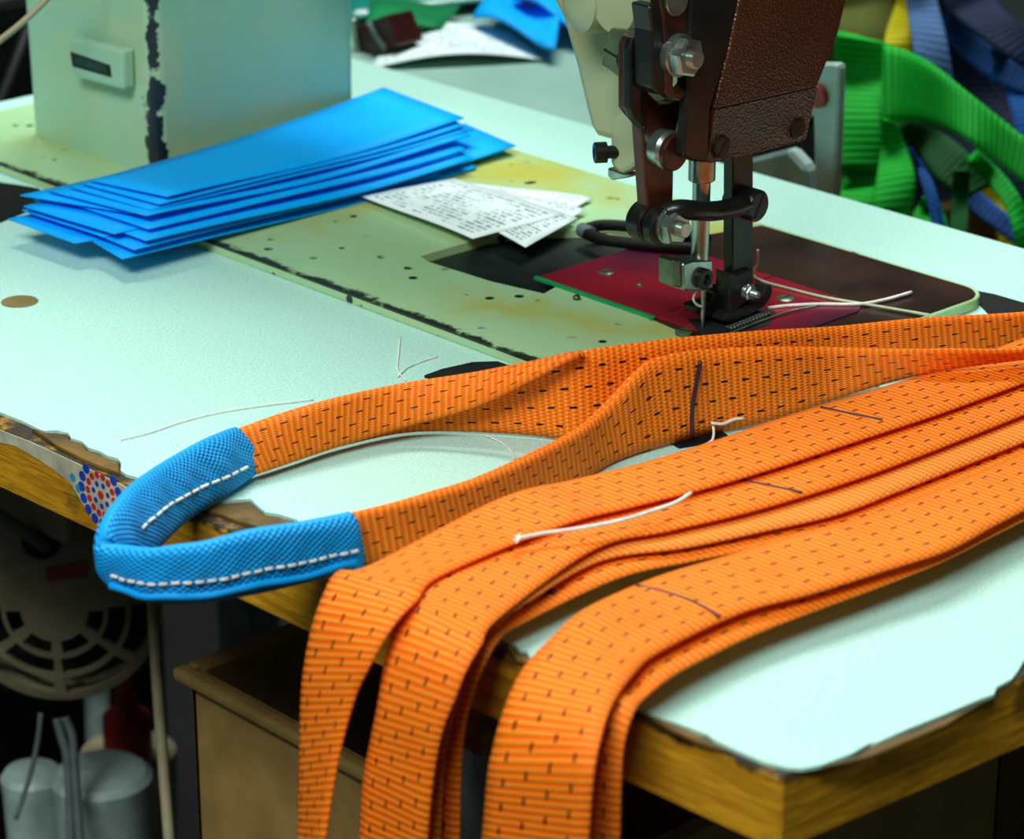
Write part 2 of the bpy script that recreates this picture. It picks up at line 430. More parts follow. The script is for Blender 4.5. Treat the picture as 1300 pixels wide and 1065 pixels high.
# ================================================================ work table
TX0, TX1, TY0, TY1 = -.50, .263, -.272, .176
table = thing('work_table', 'worn work table with speckled mint laminate top and chipped yellow wooden edge', 'table', (-.12, -.05, 0))
def yfront(x): return -.2687 + .032*x
prism('tabletop_core', [W(TX0, yfront(TX0), -.0012), W(.2595, yfront(.2595), -.0012), W(.272, -.12, -.0012), W(.285, TY1, -.0012), W(TX0, TY1, -.0012)], (0, 0, -.0248), 'core', table, .0010)
lam_px = [(-60, 496), (0, 523), (28, 534), (50, 545), (58, 547), (72, 546), (88, 550), (90, 556), (104, 560), (112, 568), (125, 572), (136, 578), (150, 582),
          (154, 588), (153, 597), (160, 602), (172, 605), (188, 611), (215, 624), (240, 640), (262, 644), (274, 637), (292, 635), (318, 633), (326, 641), (337, 650), (352, 652), (378, 660),
          (396, 706), (420, 722), (470, 745), (540, 778), (600, 800), (638, 812), (645, 816), (652, 816), (660, 824), (668, 825), (672, 833), (720, 857),
          (760, 878), (807, 898), (840, 911), (862, 918), (890, 929), (897, 931), (906, 938), (935, 952), (968, 966), (1000, 974), (1020, 975), (1042, 971), (1082, 956), (1092, 950), (1104, 943),
          (1112, 943), (1150, 926), (1200, 906), (1240, 889), (1262, 881), (1265, 872), (1284, 862), (1292, 852), (1300, 838)]
lam = [un(a, b) for a, b in lam_px] + [W(.270, -.10, 0), W(.283, TY1-.001, 0), W(TX0+.001, TY1-.001, 0), W(TX0+.001, -.270, 0)]
prism('laminate', lam, (0, 0, -.0012), 'laminate', table)
# splintered bare wood where the laminate broke away
def splinter(px, z=.0002):
    prism('splintered_wood', [un(a, b, 'z', z) for a, b in px], (0, 0, -.0016), 'chip', table, .0003)
splinter([(40, 543), (60, 549), (86, 551), (88, 558), (103, 562), (110, 571), (134, 580), (150, 586), (152, 600), (130, 593), (100, 580), (70, 564)])
splinter([(262, 646), (275, 640), (316, 636), (324, 644), (336, 653), (374, 661), (340, 672), (300, 660)])
splinter([(640, 815), (650, 819), (658, 827), (668, 830), (676, 842), (655, 836)])
splinter([(820, 906), (860, 920), (888, 932), (905, 942), (930, 955), (900, 946), (850, 925)], .0)
splinter([(1040, 974), (1084, 960), (1104, 948), (1200, 911), (1258, 886), (1200, 920), (1100, 962)], .0)
for px in ((25, 383),):
    c = un(*px)
    pl = cyl('dowel_plug', c, (0, 0, 1), -.004, .0002, .0078, 'plug', table, .0001)
# torn paper edging with a printed dot rosette on the front edge
TF = TY0 - .0003
tape = prism_px('edge_tape', [(-40, 526), (0, 545), (40, 562), (60, 572), (100, 592), (150, 618), (172, 632), (180, 650), (160, 655), (135, 668), (121, 671), (104, 645), (88, 616), (68, 598), (50, 585), (20, 566), (-40, 552)], 'y', TF, .0003, 'tape', table)
for v in tape.data.vertices: v.co.y += yfront(v.co.x + table.location.x) - TY0
cc = un(123.5, 630, 'y', TF - .0001); cc.y = yfront(cc.x) - .0004
def dots(name, specs, mat):
    vs, fs = [], []
    for x, z, r in specs:
        b = len(vs)
        for i in range(12):
            q = 2*math.pi*i/12; vs.append(cc + Vector((x + r*math.cos(q), .032*(x + r*math.cos(q)), z + r*math.sin(q))))
        for i in range(12): vs.append(vs[b+i] + Vector((0, .00008, 0)))
        fs.append(tuple(b+i for i in range(12)))
        for i in range(12): fs.append((b+i, b+12+i, b+12+(i+1) % 12, b+(i+1) % 12))
    mesh_obj(name, vs, fs, mat, tape)
ring = lambda n, R, r, ph=0: [(R*math.cos(2*math.pi*(i+ph)/n), R*math.sin(2*math.pi*(i+ph)/n), r) for i in range(n)]
dots('blue_dots', [d for d in ring(16, .0113, .0020) if d[1] < .0085] + ring(7, .0043, .0011, .3), 'dotb')
dots('red_dots', ring(14, .0076, .0014) + [(0, 0, .0017)], 'dotr')
dots('cyan_dots', [(-.0165, .002, .0017), (-.0135, -.0015, .0017)], 'dotc')
# hinge pads let into the table along the machine's edge
for px in ([(538, 476), (560, 468), (600, 459), (632, 458), (655, 466), (640, 480), (590, 488)], [(845, 556), (880, 545), (915, 545), (925, 552), (900, 560), (862, 566)]):
    prism_px('hinge_pad', px, 'z', .0012, .0014, 'black_rub', table, .0003)
prism_px('cutout_shade_patch', [(1225, 366), (1262, 373), (1300, 384), (1350, 399), (1350, 418), (1300, 404), (1255, 398)], 'z', .0006, .0008, 'black_rub', table)  # black slab on the laminate, standing in for the shaded gap
# substructure
box('crossbar', W(.10, -.262, -.044), W(.135, .16, -.026), 'block', table, .002)
for x, y in ((.082, -.235), (.082, .14), (-.46, -.235), (-.46, .14)):
    box('leg', (x, y, 0), (x+.03, y+.03, Z0-.044 if x > 0 else Z0-.026), 'dgrey_metal', table, .003)

# ================================================================ sewing machine
mc = thing('sewing_machine', 'industrial sewing machine with pale green enamel pillar, dark head and red plates', 'sewing machine', W(-.2, .01, 0))
BT = .005
bx0, bx1, by0, by1 = -.47, .052, -.0885, .1065
def arc(cx, cy, r, a0, a1, n=6): return [(cx + r*math.cos(math.radians(a0+(a1-a0)*i/n)), cy + r*math.sin(math.radians(a0+(a1-a0)*i/n))) for i in range(n+1)]
outl = [(bx0, by0)] + arc(bx1-.014, by0+.014, .014, -90, 0) + arc(bx1-.014, by1-.014, .014, 0, 90) + [(bx0, by1)]
hole = [un(*p, 'z', BT) for p in [(533, 324), (545, 332), (580, 343), (625, 357), (690, 372), (720, 355), (835, 318), (812, 308), (750, 290), (665, 292), (620, 299), (560, 316)]]
prism('bed', [W(x, y, BT) for x, y in outl], (0, 0, -BT), 'bed', mc, .0008, 1, [hole])
prism('pocket_floor', [p - Vector((0, 0, BT-.0008)) + (p - Vector((-.11, .02, p.z))).normalized()*.002 for p in hole], (0, 0, -.0006), 'pocket', mc)
prism('end_plate', [W(x, y, BT+.0005) for x, y in [(-.088, .0545), (-.022, .054), (-.021, -.0215)] + arc(bx1-.013, by0+.07, .010, -90, 0) + arc(bx1-.013, by1-.015, .012, 0, 90) + [(-.075, by1-.003)]], (0, 0, -.0005), 'plate_brown', mc, .0002)
prism('slide_plate', [W(x, y, BT+.0012) for x, y in [(-.091, -.0195), (-.0235, -.0195), (-.0235, .053), (-.091, .053)]], (0, 0, -.0012), 'plate_red', mc, .0002)
prism('needle_plate', [W(x, y, BT+.0012) for x, y in [(-.0228, -.0195), (.030, -.0195), (.030, .045), (.026, .053), (-.0228, .053)]], (0, 0, -.0007), 'plate_red', mc, .0002)
box('plate_edge_strip', W(-.092, -.0215, BT), W(-.022, -.0197, BT+.0014), 'green_strip', mc, .0002)
def screw(px, z, r, parent=mc):
    c = un(*px, 'z', z); s = lathe('screw', c, (0, 0, 1), [(-.0008, r), (.0002, r), (.0007, r*.75)], 'brass_iron', parent, 18)
    a = random.random()*3
    d = Vector((math.cos(a), math.sin(a), 0)); e = Vector((-d.y, d.x, 0))
    prism('screw_slot', [c + d*r*.8*p + e*.0003*q + Vector((0, 0, .0009)) for p, q in ((-1, -1), (1, -1), (1, 1), (-1, 1))], (0, 0, -.0004), 'void', s)
screw((770, 346), BT+.0012, .0035); screw((812, 361), BT+.0012, .0016); screw((732, 377), BT+.0012, .0016)
screw((868, 421), BT+.0012, .0036); screw((997, 379), BT+.0012, .0040)
# feed dog slot and toothed feed dogs
prism_px('feed_slot', [(872, 404), (905, 408), (962, 391), (985, 395), (978, 412), (935, 425), (890, 424)], 'z', BT+.0014, .0004, 'void', mc)
fd = prism_px('feed_dog', [(922, 418), (972, 396), (979, 399), (930, 422)], 'z', BT+.0024, .0012, 'black_iron', mc)
A, B = un(926, 417, 'z', BT+.0024), un(974, 398, 'z', BT+.0024)
for i in range(13):
    p = A.lerp(B, i/12)
    prism('tooth', [p + Vector((-.0016, -.0005, 0)), p + Vector((.0016, -.0005, 0)), p + Vector((.0016, .0005, 0)), p + Vector((-.0016, .0005, 0))], (0, 0, .0008), 'steel', fd, .0002)
# pillar, a little wider at the foot, carrying the arm (above the frame)
PX0, PX1, PY0, PY1 = -.423, -.318, -.049, .0735
bm = bmesh.new(); bmesh.ops.create_cube(bm, size=1)
for v in bm.verts:
    top = v.co.z > 0; fl = -.0035 if top else 0
    v.co = W((PX0 if v.co.x < 0 else PX1 - fl*1.2), (PY0 + fl*1.2 if v.co.y < 0 else PY1), .32 if top else BT)
bmesh.ops.bevel(bm, geom=[e for e in bm.edges if abs(e.verts[0].co.z - e.verts[1].co.z) > .1], offset=.006, segments=4, affect='EDGES', profile=.5)
bm_obj('pillar', bm, 'pillar', mc)
box('arm', W(PX1-.01, -.03, .160), W(.016, .072, .32), 'pillar', mc, .008, 3)
YF = PY0 - .0042
pl = prism_px('counter_plate', [(88, 48), (155, 64), (157, 115), (91, 97)], 'y', YF-.004, .007, 'pillar', mc, .0015, 2)
ct = prism_px('counter_window', [(89, 66), (139, 83), (141, 98), (92, 84)], 'y', YF-.0044, .0010, 'void', pl)
prism_px('counter_glass', [(94, 70), (135, 84), (136, 94), (95, 82)], 'y', YF-.0047, .0006, 'window', pl)
# the head: casting
hd = prism_px('head_casting', [(640, -130), (690, -20), (700, 0), (712, 24), (729, 84), (742, 140), (750, 168), (757, 175), (775, 180), (812, 192), (862, 208), (880, 130), (890, 0), (900, -130)], 'y', -.020, .055, 'casting', mc, .004, 2)
lathe('head_boss', un(762, -2, 'y', -.030), (-.25, -1, 0), [(-.012, .013), (.006, .0135), (.010, .0125), (.012, .0095), (.0125, .004)], 'casting', mc)
lathe('head_boss', un(792, 8, 'y', -.034), (.15, -1, 0), [(-.012, .011), (.004, .011), (.0065, .0095), (.007, .004)], 'casting', mc)
# brown crackle shield facing right
SX = .015
dark = prism_px('shield_side', [(877, -130), (877, 0), (873, 120), (868, 198), (880, 205), (900, 207), (903, 138), (927, 60), (939, 0), (970, -130)], 'x', SX-.001, .005, 'black_iron', mc, .001)
shd = prism_px('face_shield', [(965, -130), (939, 0), (927, 60), (908, 140), (1038, 111), (1065, 42), (1075, 0), (1120, -130)], 'x', SX, .008, 'shield', mc, .0012, 2)
# lower band slopes inwards under the shield
va = [un(908, 140, 'x', SX), un(1038, 111, 'x', SX), un(1023, 177, 'x', SX-.003), un(1012, 181, 'x', SX-.003), un(954, 196, 'x', SX-.003), un(902, 207, 'x', SX-.003), un(898, 200, 'x', SX-.003)]
bm = bmesh.new(); f0 = [bm.verts.new(p) for p in va]; f1 = [bm.verts.new(Vector((.004, p.y, p.z))) for p in va]
bm.faces.new(f0); bm.faces.new(f1[::-1])
for i in range(7): bm.faces.new((f0[i], f1[i], f1[(i+1) % 7], f0[(i+1) % 7]))
bmesh.ops.recalc_face_normals(bm, faces=bm.faces)
bm_obj('shield_lower_band', bm, 'shield', mc)
def xscrew(px, x, r, t, mat, slot=True, parent=mc, ang=1.0, name='slotted_screw'):
    c = un(*px, 'x', x)
    s = lathe(name, c, (1, 0, 0), [(-.004, r), (t*.6, r), (t, r*.86)], mat, parent, 24)
    if slot:
        d = Vector((0, math.cos(ang), math.sin(ang))); e = Vector((0, -d.z, d.y))
        prism('screw_slot', [c + Vector((t+.0001, 0, 0)) + d*r*.84*p + e*r*.11*q for p, q in ((-1, -1), (1, -1), (1, 1), (-1, 1))], (-.0005, 0, 0), 'void', s)
    return s
xscrew((1012, 163), SX-.002, .0042, .0012, 'black_iron', ang=.35)
xscrew((915, 186), SX-.002, .0045, .0012, 'black_iron', ang=.95)
def hexnut(px, x, r, t, bolt=True, parent=mc, mat='steel'):
    c = un(*px, 'x', x)
    lathe('washer', c, (1, 0, 0), [(-.002, r*1.12), (.0010, r*1.12), (.0014, r*1.05)], mat, parent, 26)
    s = lathe('hex_nut', c + Vector((.0014, 0, 0)), (1, 0, 0), [(0, r*.96), (.0006, r*1.05), (t-.0006, r*1.05), (t, r*.9)], mat, parent, 6, False)
    if bolt:
        prof = []; b = r*.48
        for i in range(6): prof += [(t + i*.0006, b), (t + i*.0006 + .0003, b*.88)]
        lathe('threaded_bolt', c + Vector((.0014, 0, 0)), (1, 0, 0), [(t-.001, b)] + prof, 'bright', s, 18)
# split clamp block and link work (all lying in planes facing the shield's side)
cl = prism_px('split_clamp', [(773, 36), (801, 41), (801, 107), (792, 104), (762, 83), (767, 62)], 'y', -.043, .012, 'brass_iron', mc, .0008)
prism_px('clamp_slit', [(767, 61.5), (785, 72), (784, 74.5), (766, 64)], 'y', -.0432, .0010, 'void', cl)
cyl('clamp_bore', un(791, 77, 'y', -.043), (0, -1, 0), -.006, .0006, .0036, 'void', cl)
prism_px('lifter_link', [(803, 48), (808, 43), (816, 43), (821, 50), (824, 118), (838, 132), (852, 131), (866, 122), (868, 132), (861, 158), (858, 172), (864, 185), (864, 200), (856, 212), (855, 262), (850, 285), (828, 286), (822, 262), (818, 205), (815, 160), (806, 150), (798, 140), (798, 60)], 'x', -.001, .006, 'brown_iron', mc, .0010, 2)
prism_px('lifter_link_rib', [(803, 50), (808, 45), (814, 46), (816, 60), (815, 140), (822, 158), (817, 165), (806, 152), (800, 138), (800, 62)], 'x', .0015, .004, 'black_iron', mc, .0008, 2)
slot = [(856, 96), (862, 92), (869, 92), (873, 98), (873, 108), (866, 117), (859, 116), (855, 108)]
prism_px('slotted_link', [(836, -130), (838, 0), (842, 20), (845, 60), (846, 118), (853, 127), (862, 129), (872, 124), (877, 112), (876, 40), (876, 0), (880, -130)], 'x', .0125, .006, 'brown_iron', mc, .0009, 2, [slot])
prism_px('link_guide', [(824, 8), (838, 5), (842, 20), (845, 60), (845, 116), (838, 122), (829, 112), (828, 40)], 'x', .0115, .010, 'black_iron', mc, .0008)
hexnut((862, 70), .0135, .0074, .0052)
cyl('pivot_pin', un(858, 0, 'x', .0125), (1, 0, 0), -.002, .0012, .006, 'steel', mc)
prism_px('needle_bar_cover', [(868, 130), (874, 120), (878, 0), (884, -60), (888, 0), (880, 120), (876, 200), (866, 202), (864, 180)], 'x', -.006, .010, 'casting', mc, .0008)
lathe('pivot_collar', un(844, 189, 'x', .002), (1, 0, 0), [(-.003, .0075), (.002, .0078), (.0032, .007), (.0036, .0066)], 'steel', mc)
cyl('pivot_cap', un(844, 190, 'x', .002), (1, 0, 0), .0032, .0062, .0073, 'brown_iron', mc, .0006)
# cast lug with socket screw
prism_px('cast_lug', [(774, 160), (780, 147), (790, 142), (804, 150), (811, 160), (811, 208), (802, 215), (788, 222), (774, 210)], 'y', -.036, .014, 'casting', mc, .0018, 2)
prism_px('lug_key', [(771, 213), (786, 219), (800, 222), (796, 226), (776, 229), (771, 224)], 'y', -.034, .006, 'steel', mc, .0005)
ax = Vector((-.55, -.8, 0)).normalized(); c = un(775, 193, 'y', -.037)
lathe('socket_screw', c, ax, [(-.006, .0026), (.0015, .0026), (.0016, .0042), (.0062, .0042), (.0066, .0038), (.0066, .0022), (.0045, .0021)], 'black_iron', mc, 22)
# needle bar, bushing, clamp
NB = un(889, 300, 'x', 0.)
NBX, NBY = 0., NB.y
zt = un(890, 195, 'x', 0.).z; zb = un(890, 338, 'x', 0.).z
cyl('needle_bar', (NBX, NBY, 0), (0, 0, 1), zb, zt, .0036, 'bright', mc)
cyl('needle_bar_bushing', (NBX, NBY, 0), (0, 0, 1), un(890, 229, 'x', 0.).z, zt + .004, .0054, 'steel', mc)
ncl = prism_px('needle_clamp', [(867, 335), (880, 331), (905, 330), (906, 366), (890, 370), (868, 369)], 'x', .004, .0095, 'steel', mc, .0007)
prism_px('needle_clamp_jaw', [(855, 331), (864, 329), (866, 366), (855, 364)], 'x', .003, .0085, 'brass_iron', mc, .0006)
s = lathe('clamp_screw', un(891, 353, 'x', .004), (1, 0, 0), [(-.001, .0042), (.0022, .0042), (.0026, .0038), (.0026, .0022), (.0012, .0020)], 'black_iron', mc, 20)
nd = un(893, 372, 'x', 0.)
lathe('needle', (nd.x, nd.y, 0), (0, 0, 1), [(Z0+BT+.0005, .0002), (Z0+BT+.006, .0009), (nd.z+.002, .0011)], 'bright', mc, 12)
# presser bar, link, foot
prism_px('presser_bar', [(931, 150), (957, 150), (957, 300), (956, 352), (956, 385), (931, 392), (930, 300)], 'x', .0035, .0055, 'black_iron', mc, .0006)
prism_px('presser_bar_clamp', [(926, 346), (937, 349), (941, 346), (957, 341), (957, 376), (952, 381), (938, 392), (926, 398)], 'x', .006, .008, 'black_iron', mc, .0006)
hexnut((948, 370), .006, .0030, .0016)
tube('walking_link', [un(848, 270, 'x', .004), un(862, 266, 'x', .007), un(880, 267, 'x', .009), un(905, 268, 'x', .009), un(930, 264, 'x', .009), un(945, 259, 'x', .0085), un(955, 259, 'x', .007)], .0040, 'black_iron', mc, 14)
cyl('link_eye', un(953, 259, 'x', .005), (1, 0, 0), -.010, .004, .0066, 'black_iron', mc)
xscrew((956, 260), .009, .0062, .0032, 'black_iron', ang=1.05)
cyl('link_knuckle', un(821, 281, 'x', -.004), (1, 0, 0), -.005, .003, .0078, 'black_iron', mc, .001)
cyl('link_spacer', un(836, 286, 'x', .001), (1, 0, 0), -.004, .003, .0074, 'black_iron', mc, .001)
hexnut((849, 286), .004, .0066, .0046)
# presser foot: outer toe and inner foot
prism_px('presser_foot', [(925, 396), (938, 393), (950, 388), (960, 382), (968, 374), (974, 364), (979, 361), (982, 366), (980, 377), (972, 389), (955, 400), (938, 408), (922, 411), (918, 406)], 'x', .0065, .007, 'black_iron', mc, .0007)
prism_px('inner_foot', [(881, 389), (890, 386), (902, 383), (908, 372), (904, 360), (914, 362), (918, 380), (922, 395), (921, 406), (912, 408), (895, 402), (883, 397)], 'x', -.001, .007, 'black_iron', mc, .0007)
def onpl(px, dz=.0018): return [un(a, b, 'z', BT + dz) for a, b in px]
th = tube('needle_thread', [un(962, 318, 'z', .022), un(962, 334, 'z', .014), un(956, 348, 'z', BT+.003)] + onpl([(968, 357), (1000, 366), (1050, 378), (1110, 388), (1180, 400)]), .0006, 'gthread', None)
tag(th, 'dull greenish thread curling from behind the presser foot over the dark plate', 'thread')
th = tube('needle_thread', onpl([(975, 391), (1000, 388), (1040, 386), (1090, 386), (1125, 380), (1157, 371)]), .0007, 'thread', None)
tag(th, 'white thread tail lying straight across the dark plate beside presser foot', 'thread')
tag(tube('needle_thread', [un(897, 362, 'x', .002), un(886, 368, 'x', .002), un(880, 378, 'x', .002), un(884, 386, 'x', .002), un(892, 390, 'x', .002)], .0005, 'thread', None), 'short white thread loop hanging at the needle clamp', 'thread')
tag(tube('needle_thread', onpl([(925, 424), (960, 410), (1000, 396), (1040, 388)], .0022), .0005, 'steel', None), 'fine grey thread drawn tight out from under the presser foot', 'thread')

# ================================================================ orange slings
WT = .0021
def pl_to_world(px, z): return [un(a, b, 'z', z) for a, b in px]
def at_y(line, y):
    """place on a world polyline at a given y, carried on straight past its ends"""
    for i in range(len(line)-1):
        a, b = line[i], line[i+1]
        if (a.y-y)*(b.y-y) <= 0 and abs(a.y-b.y) > 1e-6: return a.lerp(b, (y-a.y)/(b.y-a.y))
    e = (line[0], line[1]) if y > line[0].y else (line[-1], line[-2])
    d = e[0]-e[1]; t = (y-e[0].y)/d.y; t = max(0, min(t, 6)); return e[0] + Vector((d.x*t*.4, d.y*t, 0))
def strap(label, Lpx, Npx, zf, yend, drape, width=.0345, mat='orange', tiltN=0., y_start=.150, lower=None):
    """webbing lying along y over the table and hanging over its front edge"""
    z = zf
    N = pl_to_world(Npx, z); L = pl_to_world(Lpx, z) if Lpx else None
    st = []; y = y_start; 
    while y > yend:
        n = at_y(N, y)
        l = at_y(L, y) if L else n + Vector((-width, 0, 0))
        if L:     # keep the woven width constant
            d = (l-n); l = n + d.normalized()*min(max(d.length, width*.86), width*1.08)
        n = n.copy(); n.z += tiltN
        st.append([l, n]); y -= .028
    for a, b, ya, yb in drape:
        k = 'z' if ya > -.1 else 'y'; st.append([un(*a, k, ya), un(*b, k, yb)])
    # far end: over the back edge of the table and down
    l, n = st[0]; zt = l.z - Z0
    o_ = (zt-.009)*1.1; tail = [(.184, zt), (.192 + o_*.6, zt-.006), (.197 + o_, zt-.024), (.199 + o_, zt-.055), (.200 + o_, zt-.085)]
    st = [[Vector((l.x, y, z + Z0)), Vector((n.x, y, z + Z0))] for y, z in tail[::-1]] + st
    o = ribbon('webbing_strap', st, WT, mat, None, 7, 8)
    return tag(o, label, 'strap')
G = 'orange slings hanging over the table edge'
S1L = [(1300, 455), (1193, 477), (1099, 498), (1020, 522), (886, 567), (788, 597), (721, 615), (655, 649), (600, 675)]
S1N = [(1300, 486), (1193, 525), (1099, 556), (1020, 582), (940, 608), (873, 626), (760, 654), (666, 680), (600, 700)]
S2N = [(1300, 526), (1193, 569), (1094, 606), (1020, 630), (929, 656), (844, 675), (761, 694), (704, 721), (666, 752)]
S3N = [(1300, 561), (1193, 603), (1112, 635), (1060, 654), (985, 671), (901, 690), (816, 704), (761, 712), (714, 726), (680, 748)]
S4N = [(1300, 600), (1193, 640), (1060, 680), (912, 704), (844, 721), (761, 739), (704, 764)]
S5L = [(1300, 585), (1204, 617), (1099, 656), (985, 684), (918, 704), (808, 742), (742, 774)]
S5N = [(1300, 647), (1198, 701), (1060, 744), (985, 768), (915, 784), (873, 805), (836, 828)]
S6N = [(1300, 660), (1198, 712), (1094, 754), (989, 791), (905, 829), (855, 858)]
s4 = strap('orange strap lying lowest beside the shadowed gap, marked with a short black ink stroke', None, S4N, .0090, -.235,
      [((560, 752), (659, 793), -.260, -.259), ((535, 777), (634, 812), -.2715, -.271), ((520, 803), (618, 838), -.280, -.280), ((507, 838), (602, 876), -.284, -.284), ((499, 880), (592, 914), -.286, -.286), ((493, 945), (585, 975), -.287, -.287), ((491, 1085), (582, 1120), -.287, -.288)])
s3 = strap('pale unmarked orange strap showing only its near half from under two straps', None, S3N, .0125, -.225,
      [((575, 742), (663, 768), -.2585, -.257), ((545, 763), (634, 790), -.2675, -.266), ((512, 805), (598, 838), -.281, -.280), ((498, 850), (582, 885), -.2895, -.2895), ((487, 930), (565, 960), -.2925, -.2925), ((478, 1085), (556, 1120), -.2945, -.2945)], mat='orange_pale')
s2 = strap('orange strap with white thread and a pen line, tucked under its neighbour\'s edge', None, S2N, .0160, -.240,
      [((536, 742), (634, 784), -.2725, -.2715), ((516, 769), (611, 819), -.286, -.2855), ((499, 808), (592, 851), -.295, -.295), ((488, 846), (578, 886), -.300, -.300), ((480, 895), (562, 927), -.3035, -.3035), ((470, 945), (552, 975), -.305, -.305), ((462, 990), (545, 1035), -.306, -.306), ((456, 1085), (539, 1120), -.306, -.306)])
s1 = strap('orange dashed strap on top of its neighbour, running right beside the sling eye', S1L, S1N, .0195, -.235,
      [((470, 718), (562, 730), -.276, -.267), ((429, 726), (530, 762), -.286, -.286), ((410, 757), (507, 785), -.295, -.296), ((397, 795), (487, 813), -.301, -.303), ((388, 840), (468, 848), -.304, -.308), ((383, 885), (449, 890), -.306, -.311), ((380, 975), (427, 975), -.307, -.316), ((379, 1085), (407, 1100), -.307, -.322)])
s6 = strap('orange strap lying under the broad dotted one, its edge showing beside bare laminate', None, S6N, .0100, -.215,
      [((795, 790), (880, 843), .0095, .0105), ((765, 810), (845, 864), .009, .0105), ((745, 848), (819, 886), -.262, -.267), ((712, 855), (806, 902), -.276, -.275), ((697, 889), (795, 932), -.282, -.281), ((691, 925), (790, 962), -.285, -.284), ((688, 975), (788, 1005), -.286, -.286), ((685, 1085), (785, 1120), -.287, -.287)])
s5 = strap('broad orange strap with rows of dark dots and a curved pen line', S5L, S5N, .0150, -.225,
      [((742, 774), (836, 828), -.249, -.252), ((698, 812), (805, 855), -.269, -.266), ((666, 847), (783, 884), -.282, -.278), ((647, 883), (770, 912), -.291, -.288), ((634, 921), (762, 940), -.297, -.295), ((626, 953), (757, 962), -.300, -.299), ((620, 985), (752, 1000), -.302, -.302), ((611, 1085), (744, 1115), -.303, -.303)])
def pen(px, z, r, parent, k='z'):
    tube('pen_mark', [un(a, b, k, z) for a, b in px], r, 'ink', parent, 6)
pen([(1042, 517), (1070, 523), (1100, 529), (1120, 533)], .0206, .0005, s1)
pen([(932, 609), (960, 613), (990, 619), (1018, 625)], .0171, .0005, s2)
pen([(808, 743), (845, 752), (880, 764), (914, 783)], .0161, .0006, s5)
pen([(685, 746), (695, 749), (704, 752)], .0102, .0011, s4)

# ---- eye sling: webbing set on edge, folded in half towards the blue sleeve
sl = thing('eye_sling', 'orange webbing sling with a blue sleeved eye, standing on edge along the table', 'sling', un(560, 600))
def stand(b, *ups, zb=.0012):
    """bottom pixel on the table and pixels above it, each with an offset towards the viewer (m)"""
    B = un(*b, 'z', zb); out = [B]
    for (x, y, o) in ups: out.append(un(x, y, 'd', B - HV*o))
    return out
far = [stand((323, 602), (296, 546, .000)), stand((372, 586), (362, 523, 0)), stand((430, 567), (430, 504, 0)), stand((515, 549), (515, 486, 0)),
       stand((599, 548), (599, 473, 0)), stand((680, 553), (672, 459, .0)), stand((735, 560), (735, 446, 0)), stand((800, 552), (795, 437, 0)), stand((860, 540), (860, 429, 0)),
       stand((961, 518), (961, 420, 0)), stand((1063, 492), (1063, 414, 0)), stand((1165, 468), (1165, 404, 0), zb=.006), stand((1300, 436), (1300, 396, 0), zb=.012), stand((1400, 412), (1400, 385, 0), zb=.014)]
def tail_off(st, dx):
    a, b = st[-1]
    for k, (y, z) in enumerate(((.150, .0245), (.184, .0245), (.205, .018), (.215, -.005), (.218, -.035), (.219, -.065))):
        st.append([W(a.x + dx, y, z + dx*.0), W(a.x + dx + .034, y, z)])
tail_off(far, -.012)
leg_far = ribbon('far_leg', far, WT, 'orange', sl, 6, 8)
flap = []      # the half folded over towards the viewer, opening out to the right
for b, t, r, o1, o2 in (((323, 602), (296, 546), (327, 602), .002, .005), ((430, 567), (430, 504), (433, 566), .002, .006), ((515, 549), (515, 486), (519, 541), .002, .0085),
                        ((599, 548), (599, 473), (603, 517), .002, .010), ((672, 553), (668, 460), (673, 484), .002, .010), ((720, 558), (715, 450), (722, 458), .002, .008), ((742, 560), (738, 447), (742, 449), .001, .003)):
    s = stand(b, (t[0], t[1], o1), (r[0], r[1], o2)); flap.append([s[1], s[1].lerp(s[2], .5) - HV*.0015, s[2]])
ribbon('folded_flap', flap, WT, 'orange', sl, 7, 8)
near = [stand((455, 718), (446, 652, 0)), stand((505, 708), (500, 640, 0)), stand((560, 693), (550, 626, 0)), stand((608, 674), (599, 611, 0)), stand((667, 646), (661, 585, 0)),
        stand((735, 611), (731, 549, 0)), stand((775, 588), (766, 521, 0)), stand((805, 576), (800, 484, 0)), stand((835, 567), (825, 458, 0)), stand((870, 558), (866, 447, 0)), stand((911, 548), (908, 443, 0)),
        stand((961, 538), (961, 440, 0), zb=.002), stand((1012, 524), (1012, 440, 0), zb=.004), stand((1063, 506), (1063, 441, 0), zb=.008), stand((1131, 485), (1131, 443, 0), zb=.016),
        stand((1198, 470), (1198, 443, .004), zb=.0215), stand((1300, 455), (1300, 443, .010), zb=.0235), stand((1400, 440), (1400, 430, .016), zb=.0245)]
tail_off(near, .028)
near_leg = ribbon('near_leg', near, WT, 'orange', sl, 6, 8)
nf = []        # inner half of the folded near leg, its pale selvedge showing along the top
for (b, t) in (((455, 718), (446, 651)), ((505, 708), (500, 638)), ((560, 693), (550, 623)), ((608, 674), (599, 608)), ((667, 646), (661, 581)), ((735, 611), (731, 545)), ((775, 590), (764, 516)), ((805, 578), (798, 480)), ((830, 569), (822, 458))):
    B = un(*b, 'z', .0012) + HV*.0035; nf.append([B, un(t[0], t[1], 'd', B)])
ribbon('near_leg_fold', nf, .0026, 'orange', sl, 6, 6)
